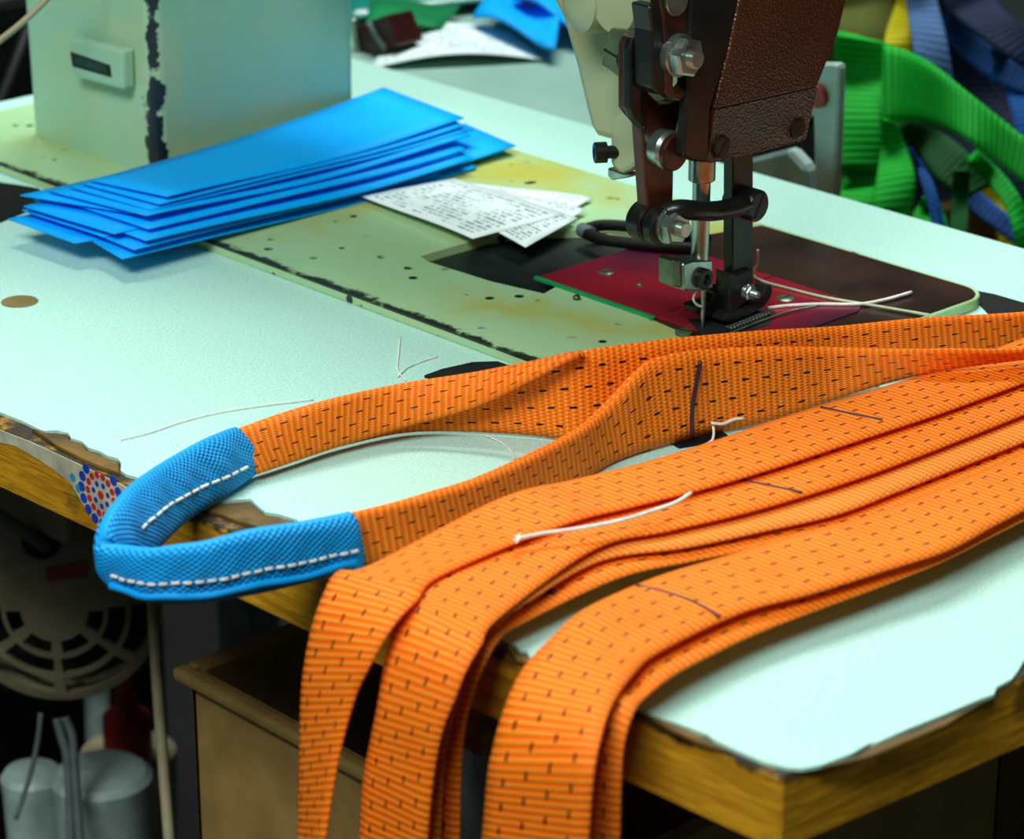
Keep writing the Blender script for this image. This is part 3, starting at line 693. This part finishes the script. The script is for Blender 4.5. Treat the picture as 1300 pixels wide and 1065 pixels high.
# blue sleeve
SLV = [((323, 602), (294, 543)), ((292, 623), (264, 556)), ((262, 642), (228, 575)), ((232, 664), (198, 593)), ((205, 690), (168, 615)), ((172, 722), (143, 645)), ((150, 738), (131, 672)),
       ((152, 744), (132, 690)), ((168, 753), (158, 694)), ((195, 762), (192, 697)), ((225, 764), (225, 693)), ((270, 761), (262, 688)), ((330, 751), (320, 673)), ((395, 736), (385, 663)), ((456, 720), (446, 651))]
OFF = [0, 0, 0, 0, 0, 0, 0, .006, .010, .0, .0, .0, 0, 0, 0]
slv = []
for i, (b, t) in enumerate(SLV):
    zb = .0015 + (.001 if i in (4, 5, 6, 7) else 0)
    if i in (4, 5, 6):                     # far side of the bend lies deeper than the near side
        pass
    B = un(*b, 'z', zb); slv.append([B, un(t[0], t[1], 'd', B)])
def wr(u, f): return .0004*math.sin(u*260+f*5)*math.sin(math.pi*f) + .0003*math.sin(u*610-f*9)*math.sin(math.pi*f)
sleeve = ribbon('blue_sleeve', slv, .0030, 'sleeve', sl, 8, 16, .0034, False, 0, wr)
sleeve['label'] = 'bright blue woven protective sleeve round the bend of the eye'
tube('hem_fold', [surf('blue_sleeve', .52 + .47*q/30, .19 + .02*math.sin(q*.7)) for q in range(31)], .0014, 'sleeve', sl, 8, 2)
def stitches(i0, i1, f0, f1, n):
    P = [surf('blue_sleeve', i0 + (i1-i0)*q/40, f0 + (f1-f0)*q/40) - HV*.0004 for q in range(41)]
    L = [0]
    for i in range(1, len(P)): L.append(L[-1] + (P[i]-P[i-1]).length)
    def at(s):
        for i in range(1, len(P)):
            if L[i] >= s: return P[i-1].lerp(P[i], (s-L[i-1])/max(1e-9, L[i]-L[i-1]))
        return P[-1]
    for i in range(n):
        a, b = L[-1]*(i+.12)/n, L[-1]*(i+.80)/n
        tube('stitch', [at(a), at((a+b)/2) - HV*.0002, at(b)], .0006, 'thread', sleeve, 6, 3)
stitches(.03, .34, .27, .52, 13)
stitches(.53, .995, .47, .42, 23)
# pen mark and stitching tails on the near leg
def on_near(x, y, gx, gy, o=.0018): return un(x, y, 'd', un(gx, gy, 'z', .0012) - HV*o)
tube('pen_mark', [on_near(889, 459, 887, 554), on_near(885, 480, 885, 554), on_near(880, 510, 882, 555), on_near(878, 535, 880, 556), on_near(879, 554, 879, 556)], .0008, 'ink', sl, 6)
tube('stitch_thread', [on_near(903, 537, 905, 550), on_near(918, 538, 915, 548), on_near(930, 533, 930, 545), on_near(945, 530, 945, 541), on_near(960, 526, 962, 536)], .0006, 'thread', sl, 6)
tube('stitch_thread', [on_near(1035, 513, 1035, 517), on_near(1075, 503, 1075, 504), on_near(1115, 490, 1115, 491)], .0006, 'thread', sl, 6)

# ---- loose threads
t = tube('thread', [un(656, 684, 'z', .0213), un(690, 677, 'z', .0214), un(740, 670, 'z', .0216), un(790, 660, 'z', .0214), (un(830, 648, 'z', .0214)), un(858, 638, 'z', .0214), un(877, 626, 'z', .0216)], .0007, 'thread')
tag(t, 'thick white thread with a frayed knot lying across two orange straps', 'thread')
for q in ((-6, -4), (-8, 2), (-5, 5), (-1, -6)): tube('frayed_end', [un(660, 684, 'z', .0214), un(660 + q[0], 684 + q[1], 'z', .0218)], .0004, 'thread', t, 5)
for px, lab in (([(153, 558), (190, 549), (225, 537), (270, 525), (330, 515), (398, 507)], 'long fine white thread lying on laminate behind the blue sleeve'),
                ([(508, 428), (506, 450), (505, 470), (515, 483)], 'short upright white thread on laminate near the bed edge'),
                ([(505, 478), (518, 466), (540, 457), (556, 452)], 'short curved white thread on laminate meeting another one near the bed edge'),
                ([(612, 551), (635, 561), (648, 572), (653, 582)], 'tiny curled thread on laminate inside the sling eye')):
    tag(tube('thread', [un(a, b, 'z', .0006) for a, b in px], .0003, 'thread'), lab, 'thread')
tag(tube('thread', [un(905, 538, 'd', un(905, 549, 'z', 0) - HV*.003), un(906, 552, 'z', .003), un(900, 562, 'z', .001), un(870, 573, 'z', .0006), un(840, 581, 'z', .0006)], .0005, 'thread'), 'pale thread tail trailing from the sling edge onto laminate', 'thread')

# ================================================================ blue sheets
# left-far, left-near, right-near, right-far corners from the photo, bottom to top
LFs = [(52, 268), (10, 279), (34, 262), (28, 268), (44, 255), (30, 263), (62, 250), (26, 249), (60, 243), (88, 238), (104, 234), (115, 230)]
LNs = [(155, 329), (95, 308), (170, 318), (132, 300), (185, 306), (145, 296), (188, 290), (165, 271), (186, 276), (190, 266), (202, 259), (212, 251)]
RNs = [(606, 214), (560, 222), (655, 187), (590, 205), (600, 203), (585, 196), (592, 190), (602, 166), (598, 174), (594, 166), (590, 160), (589, 152)]
RFs = [(520, 172), (490, 168), (590, 158), (500, 158), (505, 152), (495, 146), (496, 140), (500, 128), (498, 126), (494, 120), (490, 117), (487, 112)]
n = len(LFs)
for i in range(n):
    z = .0058 + i*.00145
    sag = .003 + .0006*i; ph = random.uniform(-.5, .5)
    c4 = [un(*LFs[i], 'z', z + .004), un(*RFs[i], 'z', z + .0015*(i/n)), un(*RNs[i], 'z', z + .0015*(i/n)), un(*LNs[i], 'z', z + .004)]
    # keep the sheets one size: 60 mm wide, measured from the near edge
    o = sheet('blue_sheet', c4, 'bsheet', .0006, 16, 6, lambda u, v, s=sag, p=ph: -.0022*math.sin(math.pi*u)*(1 + .2*p) + .0006*math.sin(7*u + p*3)*v)
    if i == n-1: tag(o, 'topmost bright blue plastic sheet of the stack, wholly uncovered', 'sheet', 'blue sheets stacked on the machine bed')
    elif i == 0: tag(o, 'lowest blue plastic sheet of the stack, lying on the machine bed', 'sheet', 'blue sheets stacked on the machine bed')
    elif i == 2: tag(o, 'blue plastic sheet sticking out furthest from the stack toward the machine head', 'sheet', 'blue sheets stacked on the machine bed')
    elif i == n-2: tag(o, 'blue plastic sheet directly under the topmost one of the stack', 'sheet', 'blue sheets stacked on the machine bed')
    elif i == 1: tag(o, 'blue plastic sheet whose corner reaches furthest out over the bare laminate', 'sheet', 'blue sheets stacked on the machine bed')
    elif i == 7: tag(o, 'blue plastic sheet poking a corner out toward the black rubber pad, high in the stack', 'sheet', 'blue sheets stacked on the machine bed')
    else: tag(o, 'blue plastic sheet in the middle of the stack on the machine bed', 'sheet', 'blue sheets stacked on the machine bed')

# ================================================================ paper labels on the bed
lab4 = [([(560, 232), (600, 233), (752, 255), (700, 285)], 'printed white label fanned out furthest toward the machine head, mostly uncovered on one side', .0056, 0),
        ([(545, 236), (610, 237), (744, 270), (690, 300)], 'printed white label second in the fan, only a sliver of its end showing', .0064, 0),
        ([(520, 240), (615, 240), (733, 281), (667, 318)], 'printed white label whose pointed corner hangs over the dark pocket', .0072, 0),
        ([(457, 249), (578, 227), (716, 276), (600, 307)], 'topmost printed white label, its end tucked under the blue sheets', .0080, 0)]
for px, lab, z, _ in lab4:
    a, b, c, d = [un(x, y, 'z', z) for x, y in px]
    tag(sheet('printed_label', (a, d, c, b), 'print', .0003, 12, 5, lambda u, v: .0022*math.sin(math.pi*u*.8)*u), lab, 'label', 'printed labels on the machine bed')
# black tweezers lying beside the pocket
tw = thing('tweezers', 'black bent tweezers lying on the bed behind the red plate', 'tweezers', un(800, 302, 'z', BT))
for dy, a in ((0, [(745, 290), (765, 286), (800, 288), (850, 296), (900, 304)]), (1, [(745, 297), (765, 304), (800, 309), (850, 314), (900, 316)])):
    tube('arm', [un(x, y, 'z', BT + .0035) for x, y in a], .0026, 'black_rub', tw, 10)
cyl('joint', un(744, 294, 'z', BT+.0035), (1, -.2, 0), -.004, .004, .0032, 'dgrey_metal', tw)

# ================================================================ rear table and the things on it
rear = thing('rear_table', 'smooth grey green side table behind the sewing machine', 'table', (-.55, .46, 0))
box('tabletop', W(-1.05, .180, -.030), W(-.27, .35, -.006), 'rear', rear, .002)
for x, y in ((-1.03, .20), (-.62, .20), (-1.03, .31), (-.62, .31)): box('leg', (x, y, 0), (x+.03, y+.03, Z0-.030), 'dgrey_metal', rear, .003)
RT = -.006
a, b, c, d = un(470, 88, 'z', RT+.001), un(690, 77, 'z', RT+.001), un(650, 42, 'z', RT+.001), un(497, 42, 'z', RT+.001)
tag(sheet('printed_card', (a, b, c, d), 'print2', .0004, 16, 6, lambda u, v: .006*math.sin(math.pi*u)), 'curved printed white card lying on the grey green side table', 'card')
bc = thing('binder_clip', 'maroon binder clip with bright wire handles beside the printed card', 'clip', un(475, 60, 'z', RT))
prism_px('clip_body', [(446, 36), (490, 19), (505, 58), (496, 62), (470, 76), (448, 66)], 'y', un(475, 70, 'z', RT).y, .020, 'maroon', bc, .001)
yk = un(475, 70, 'z', RT).y - .001
tube('wire_handle', [un(448, 24, 'y', yk), un(452, 50, 'y', yk), un(457, 70, 'y', yk)], .0022, 'bright', bc)
tube('wire_handle', [un(468, 30, 'y', yk), un(480, 50, 'y', yk), un(490, 63, 'y', yk)], .0018, 'dgrey_metal', bc)
tag(sheet('plastic_folder', [un(430, 30, 'z', RT+.003), un(700, 2, 'z', RT+.003), un(720, -80, 'z', RT+.003), un(430, -60, 'z', RT+.003)], 'teal', .0015, 8, 4, lambda u, v: .004*math.sin(3*u)), 'teal plastic folder lying on the side table behind the card', 'folder')
tag(sheet('plastic_film', [un(462, 42, 'z', RT+.010), un(560, 32, 'z', RT+.010), un(585, 2, 'z', RT+.010), un(470, 8, 'z', RT+.010)], 'tealg', .001, 8, 4, lambda u, v: .003*math.sin(4*u+v)), 'green plastic film lying on the teal folder', 'film')
for i, (q, lb) in enumerate(([[(600, 24), (705, 58), (712, 26), (640, -16)], 'blue fabric sheet lying behind the white card'], [[(650, 0), (735, 34), (770, 0), (690, -40)], 'blue fabric sheet lying over another one by the machine head'])):
    tag(sheet('fabric_sheet', [un(x, y, 'z', RT + .012 + .004*i) for x, y in q], 'bsheet', .002, 8, 4, lambda u, v: .004*math.sin(5*u+3*v)), lb, 'sheet')

# grey frame behind the head
gf = thing('steel_frame', 'light grey enamelled steel frame standing behind the sewing head', 'frame', (.02, .21, 0))
GY = .200
prism_px('post', [(1030, 84), (1034, 81), (1061, 81), (1065, 85), (1059, 250), (1034, 250)], 'y', GY, .006, 'grey_metal', gf, .0015)
prism_px('upper_bar', [(940, 150), (1034, 122), (1034, 146), (940, 180)], 'y', GY+.001, .005, 'grey_metal', gf, .001)
prism_px('shelf', [(930, 208), (1000, 190), (1022, 214), (1028, 262), (930, 262)], 'y', GY+.002, .010, 'grey_metal', gf, .002)
cyl('bolt', un(1041, 122, 'y', GY), (0, -1, 0), -.002, .003, .0055, 'redp', gf)
pb = un(1046, 240, 'y', GY)
box('lower_post', (pb.x-.006, GY+.0005, 0), (pb.x+.006, GY+.006, pb.z), 'grey_metal', gf, .001)

# ================================================================ heap of coloured webbing behind
cr = thing('storage_crate', 'dark crate heaped with coloured webbing behind the table', 'crate', (-.08, .46, 0))
cx0, cx1, cy0, cy1 = -.262, .10, .245, .68
box('crate_base', (cx0, cy0, 0), (cx1, cy1, Z0-.19), 'block', cr, .004)
for k in range(2):
    za, zb_ = Z0 - .188 + k*.044, Z0 - .150 + k*.044
    for lo_, hi_ in (((cx0, cy0), (cx1, cy0+.012)), ((cx0, cy1-.012), (cx1, cy1)), ((cx0, cy0+.012), (cx0+.012, cy1-.012)), ((cx1-.012, cy0+.012), (cx1, cy1-.012))):
        box('slat', (lo_[0], lo_[1], za), (hi_[0], hi_[1], zb_), 'block', cr, .002)
for x in (cx0+.012, cx1-.03):
    for y in (cy0+.012, cy1-.03): box('corner_post', (x, y, Z0-.19), (x+.018, y+.018, Z0-.106), 'block', cr, .002)
def web(label, L, R, depth, mat, thick=.003, d2=None):
    n = len(L); st = []
    for i in range(n):
        dd = depth + ((d2-depth)*i/(n-1) if d2 is not None else 0) + .012*math.sin(i*1.7)
        st.append([un(*L[i], 'Z', dd), un(*R[i], 'Z', dd + .006*math.cos(i*2.1))])
    if L[0][1] < 0:      # curls over backwards out of sight and drops into the crate
        a, b = st[0]; q = (HV*.03 + Vector((0, 0, .012)), HV*.075 - Vector((0, 0, .03)), HV*.09 - Vector((0, 0, .13)))
        st = [[a + v, b + v] for v in q[::-1]] + st
    return tag(ribbon('webbing_strap', st, thick, mat, None, 7, 8), label, 'strap')
web('dark olive webbing behind the green straps at the machine head', [(1030, -60), (1050, 0), (1062, 40), (1075, 90)], [(1130, -60), (1140, 0), (1150, 40), (1150, 90)], 1.66, 'olive_web')
web('yellow webbing petal sticking up between green and grey blue straps', [(1146, -30), (1136, 8), (1125, 40), (1122, 66), (1120, 110)], [(1148, -30), (1154, 8), (1158, 40), (1158, 70), (1155, 110)], 1.60, 'yellow_web')
web('grey blue ribbed webbing standing next to the yellow petal', [(1140, -60), (1150, 0), (1156, 40), (1162, 80), (1166, 130)], [(1178, -60), (1190, 0), (1202, 50), (1210, 100), (1215, 150)], 1.585, 'greyblue_web')
web('dark navy webbing crossing the top of the heap', [(1180, -50), (1192, 0), (1235, 40), (1290, 80), (1340, 115)], [(1260, -60), (1262, -10), (1290, 25), (1330, 50), (1380, 80)], 1.60, 'navy_web')
web('bright blue webbing running under the navy strap', [(1195, 40), (1225, 75), (1265, 105), (1320, 130)], [(1205, 5), (1245, 45), (1285, 75), (1340, 95)], 1.64, 'blue_web')
web('blue webbing dropping at the outer side of the heap', [(1255, 60), (1270, 100), (1285, 150), (1296, 220)], [(1300, 60), (1310, 100), (1320, 150), (1325, 220)], 1.63, 'blue_web')
web('wide dark backing sheet added as shade behind the heap', [(1085, 30), (1090, 120), (1095, 200), (1100, 285)], [(1420, 30), (1430, 120), (1430, 200), (1430, 285)], 1.70, 'navy_web')  # dark sheet added to fill the heap's gaps with shade
web('upright stitched green webbing end beside the grey frame', [(1058, 40), (1060, 90), (1063, 150), (1065, 215)], [(1132, 56), (1130, 100), (1124, 155), (1120, 215)], 1.545, 'green_web', .006)
web('broad bright green webbing sweeping over the heap', [(1118, 160), (1150, 154), (1190, 160), (1230, 180), (1270, 210), (1320, 248)], [(1122, 55), (1155, 66), (1190, 86), (1235, 122), (1280, 158), (1340, 205)], 1.535, 'green_web', .003, 1.46)
web('dark green webbing looping below the broad green strap', [(1130, 165), (1160, 190), (1190, 230), (1225, 250)], [(1150, 150), (1190, 165), (1230, 195), (1262, 235)], 1.575, 'dkgreen_web')
web('bright green tongue of webbing hanging to the table edge', [(1122, 150), (1118, 190), (1112, 230), (1108, 270), (1105, 310)], [(1138, 155), (1152, 190), (1162, 225), (1158, 270), (1150, 310)], 1.52, 'green_web')
web('small folded green webbing next to the grey frame foot', [(1078, 205), (1070, 225), (1066, 250), (1062, 290)], [(1112, 212), (1116, 228), (1112, 258), (1105, 300)], 1.535, 'green_web')
web('narrow blue webbing falling past the green tongue', [(1142, 182), (1160, 205), (1172, 240), (1185, 290)], [(1158, 190), (1178, 220), (1192, 255), (1203, 300)], 1.54, 'blue_web')
web('short green webbing end low behind the blue fall', [(1172, 250), (1165, 262), (1155, 280), (1150, 300)], [(1195, 258), (1200, 275), (1205, 295), (1208, 310)], 1.56, 'green_web')
web('dark green upright webbing between the blue straps', [(1210, 215), (1208, 250), (1205, 300), (1203, 330)], [(1232, 215), (1230, 250), (1228, 300), (1226, 330)], 1.55, 'dkgreen_web')
web('blue webbing sloping along the table edge', [(1185, 225), (1220, 258), (1260, 290), (1310, 325)], [(1200, 208), (1240, 240), (1280, 272), (1330, 308)], 1.60, 'blue_web')
web('thin green webbing arching down the outer side', [(1228, 205), (1252, 232), (1275, 262), (1288, 300), (1292, 340)], [(1240, 190), (1268, 215), (1295, 250), (1312, 295), (1318, 340)], 1.53, 'green_web')
web('yellow webbing glimpsed between blue and green straps', [(1225, 225), (1245, 258), (1262, 285), (1270, 320)], [(1262, 232), (1280, 255), (1296, 280), (1300, 320)], 1.63, 'yellow_web')

# ================================================================ left background
cb = thing('control_box', 'dark control box standing beyond the machine pillar', 'box', (-.75, .12, 0))
box('cabinet', (-.98, .02, 0), (-.62, .16, Z0+.02), 'black_rub', cb, .006)
box('side_panel', (-.90, .012, .3), (-.70, .020, Z0-.04), 'dgrey_metal', cb, .003)
tag(tube('rubber_hose', [un(-30, 190, 'Z', 1.55), un(-2, 135, 'Z', 1.55), (un(20, 80, 'Z', 1.56)), un(45, 10, 'Z', 1.58), un(60, -40, 'Z', 1.58)], .0036, 'black_rub'), 'black rubber hose rising beyond the pillar', 'hose')
tag(tube('white_cable', [un(-30, 72, 'Z', 1.30), un(0, 51, 'Z', 1.30), un(30, 27, 'Z', 1.30), un(62, -4, 'Z', 1.30), un(90, -40, 'Z', 1.30)], .0016, 'cream'), 'thin white cable slanting past the machine pillar', 'cable')
tag(prism_px('rubber_pad', [(-30, 236), (0, 231), (28, 235), (50, 239), (56, 250), (42, 263), (0, 280), (-30, 290)], 'z', .0012, .0011, 'black_rub', None, .0003), 'black rubber pad lying on the laminate by the blue sheets', 'pad')

# ================================================================ under the table
mo = thing('motor', 'beige electric motor with round slotted fan cover hanging under the table', 'motor', (0, 0, 0))
MD = 1.42; mcn = un(69, 776, 'Z', MD); mo.location = mcn
fx = Vector((math.cos(YAW), math.sin(YAW), 0)); toward = -HV; up = Vector((0, 0, 1))
K = MD/F; R = 134*K
def face_plate(name, mat, parent):
    """round cover with arc-shaped air slots cut through its lower half"""
    rings = [(43, 62), (68, 90), (97, 121)]; rad = [0, 20] + [r for p in rings for r in p] + [128, 134]
    n = 96; spokes = [-90, -38, -142, 8, 172]
    cuts = {}
    vs, fs = [], []
    def solid(j, i):
        a = 360*(i+.5)/n; a = a if a <= 180 else a-360
        for (p, q) in rings:
            if rad[j] == p and rad[j+1] == q:
                if a > 6 and a < 174: return True
                for s in spokes:
                    dd = abs((a - s + 180) % 360 - 180)
                    if dd*math.pi/180*(p+q)/2 < 7: return True
                return False
        return True
    for dep in (0., -.003):
        for r in rad:
            for i in range(n):
                q = 2*math.pi*i/n; dome = -.006*(r/134)**4
                vs.append(mcn + (fx*math.cos(q) + up*math.sin(q))*(max(r, .01)*K) + toward*(dome + dep))
    m = len(rad); I = lambda s, j, i: s*m*n + j*n + i % n
    for j in range(m-1):
        for i in range(n):
            if not solid(j, i): continue
            fs.append((I(0, j, i), I(0, j, i+1), I(0, j+1, i+1), I(0, j+1, i)))
            fs.append((I(1, j, i), I(1, j+1, i), I(1, j+1, i+1), I(1, j, i+1)))
            if j == m-2 or not solid(j+1, i): fs.append((I(0, j+1, i), I(0, j+1, i+1), I(1, j+1, i+1), I(1, j+1, i)))
            if j > 0 and not solid(j-1, i): fs.append((I(0, j, i), I(1, j, i), I(1, j, i+1), I(0, j, i+1)))
            if not solid(j, (i+1) % n): fs.append((I(0, j, i+1), I(1, j, i+1), I(1, j+1, i+1), I(0, j+1, i+1)))
            if not solid(j, (i-1) % n): fs.append((I(0, j, i), I(0, j+1, i), I(1, j+1, i), I(1, j, i)))
    return mesh_obj(name, vs, fs, mat, parent)
cov = face_plate('fan_cover', 'motor', mo)
lathe('housing', mcn, toward, [(-.16, R*.8), (-.15, R*.95), (-.03, R*.98), (-.0065, R), (-.0062, R*.99), (-.012, R*.94), (-.03, R*.92)], 'motor', mo, 40)
cyl('fan_disc', mcn, toward, -.035, -.022, R*.90, 'void', mo)
box('mounting_bracket', (mcn.x-.03, mcn.y-.01, mcn.z+R*.9), (mcn.x+.03, mcn.y+.10, Z0-.026), 'motor', mo, .003)
FP = lambda x, y, o: un(x, y, 'd', mcn + toward*o)
gc = FP(52, 686, .0)
cyl('cable_grommet', gc, toward, -.006, .003, 24*K, 'black_rub', mo, .001)
tube('power_cable', [FP(60, 695, .002), FP(45, 684, .010), FP(20, 668, .014), FP(-20, 645, .010), FP(-70, 640, .0)], 8.5*K, 'dgrey_metal', mo, 12)
q = [FP(x, y, .0006) for x, y in ((58, 721), (110, 713), (110, 733), (60, 738))]
prism('maker_label', q, HV*.002, 'motor_red', mo)
for k, px in enumerate(([(52, 905), (48, 940), (38, 985), (20, 1040)], [(72, 912), (78, 935), (86, 970), (90, 1080)], [(82, 910), (92, 935), (95, 975), (102, 1080)])):
    tag(tube('motor_cable', [un(x, y, 'Z', MD+.04) for x, y in px], 6*K*(.6 if k == 0 else 1), 'dgrey_metal'), ['thin grey cable bent aside under the motor', 'thick grey cable between two others under the motor', 'thick grey cable beside the pale pipe under the motor'][k], 'cable', 'cables under the motor')
tag(tube('treadle_rod', [un(190, 700, 'Z', 1.34), un(199, 860, 'Z', 1.335), un(212, 1030, 'Z', 1.33), un(222, 1160, 'Z', 1.325)], .0028, 'cream'), 'thin pale rod rising beside the motor to the table', 'rod')
ob = thing('oil_bottle', 'red plastic oil bottle with a tapered spout beside the pale pipe', 'bottle', un(163, 952, 'Z', 1.60))
lathe('bottle', un(163, 952, 'Z', 1.60), (0, 0, 1), [(0, .0125), (.002, .014), (.022, .0135), (.028, .007), (.05, .004), (.062, .0025)], 'redp', ob)
tag(lathe('plastic_tub', un(163, 957, 'Z', 1.60) - Vector((0, 0, .12)), (0, 0, 1), [(0, .022), (.112, .027), (.1215, .027), (.122, .012)], 'cream'), 'cream plastic tub under the red oil bottle', 'tub')
tag(tube('plastic_pipe', [un(122, 850, 'Z', 1.72), un(124, 930, 'Z', 1.72), un(128, 1160, 'Z', 1.70)], .0080, 'pipe'), 'pale plastic pipe standing under the table', 'pipe')
for i, (px, r, l) in enumerate((((40, 975), .016, 'small pale jar lid low under the motor cables'), ((128, 975), .026, 'large pale jar lid low beside the plastic tub'))):
    c = un(*px, 'Z', 1.50); tag(lathe('jar', c - Vector((0, 0, .09)), (0, 0, 1), [(0, r*.9), (.075, r), (.085, r*1.05), (.0885, r*.9), (.09, r*.4)], 'pipe'), l, 'jar')
# tan bin
zb = -.16
a = un(242, 850, 'z', zb); dx, dyy, H = .24, .26, .22
bn = thing('storage_bin', 'open tan plastic bin standing below the table edge', 'bin', (a.x + dx/2, a.y + dyy/2, a.z - H))
lo, hi, t = (a.x, a.y, a.z-H), (a.x+dx, a.y+dyy, a.z), .004
box('wall', lo, (hi[0], lo[1]+t, hi[2]), 'bin', bn, .001); box('wall', (lo[0], hi[1]-t, lo[2]), hi, 'bin', bn, .001)
box('wall', lo, (lo[0]+t, hi[1], hi[2]), 'bin', bn, .001); box('wall', (hi[0]-t, lo[1], lo[2]), hi, 'bin', bn, .001)
box('bottom', lo, (hi[0], hi[1], lo[2]+t), 'bin', bn, .001)
for p, q in (((lo[0]-.006, lo[1]-.006), (hi[0]+.006, lo[1]+.002)), ((lo[0]-.006, hi[1]-.002), (hi[0]+.006, hi[1]+.006)), ((lo[0]-.006, lo[1]+.002), (lo[0]+.002, hi[1]-.002)), ((hi[0]-.002, lo[1]+.002), (hi[0]+.006, hi[1]-.002))):
    box('rim', (p[0], p[1], a.z-.005), (q[0], q[1], a.z+.001), 'bin', bn, .002)
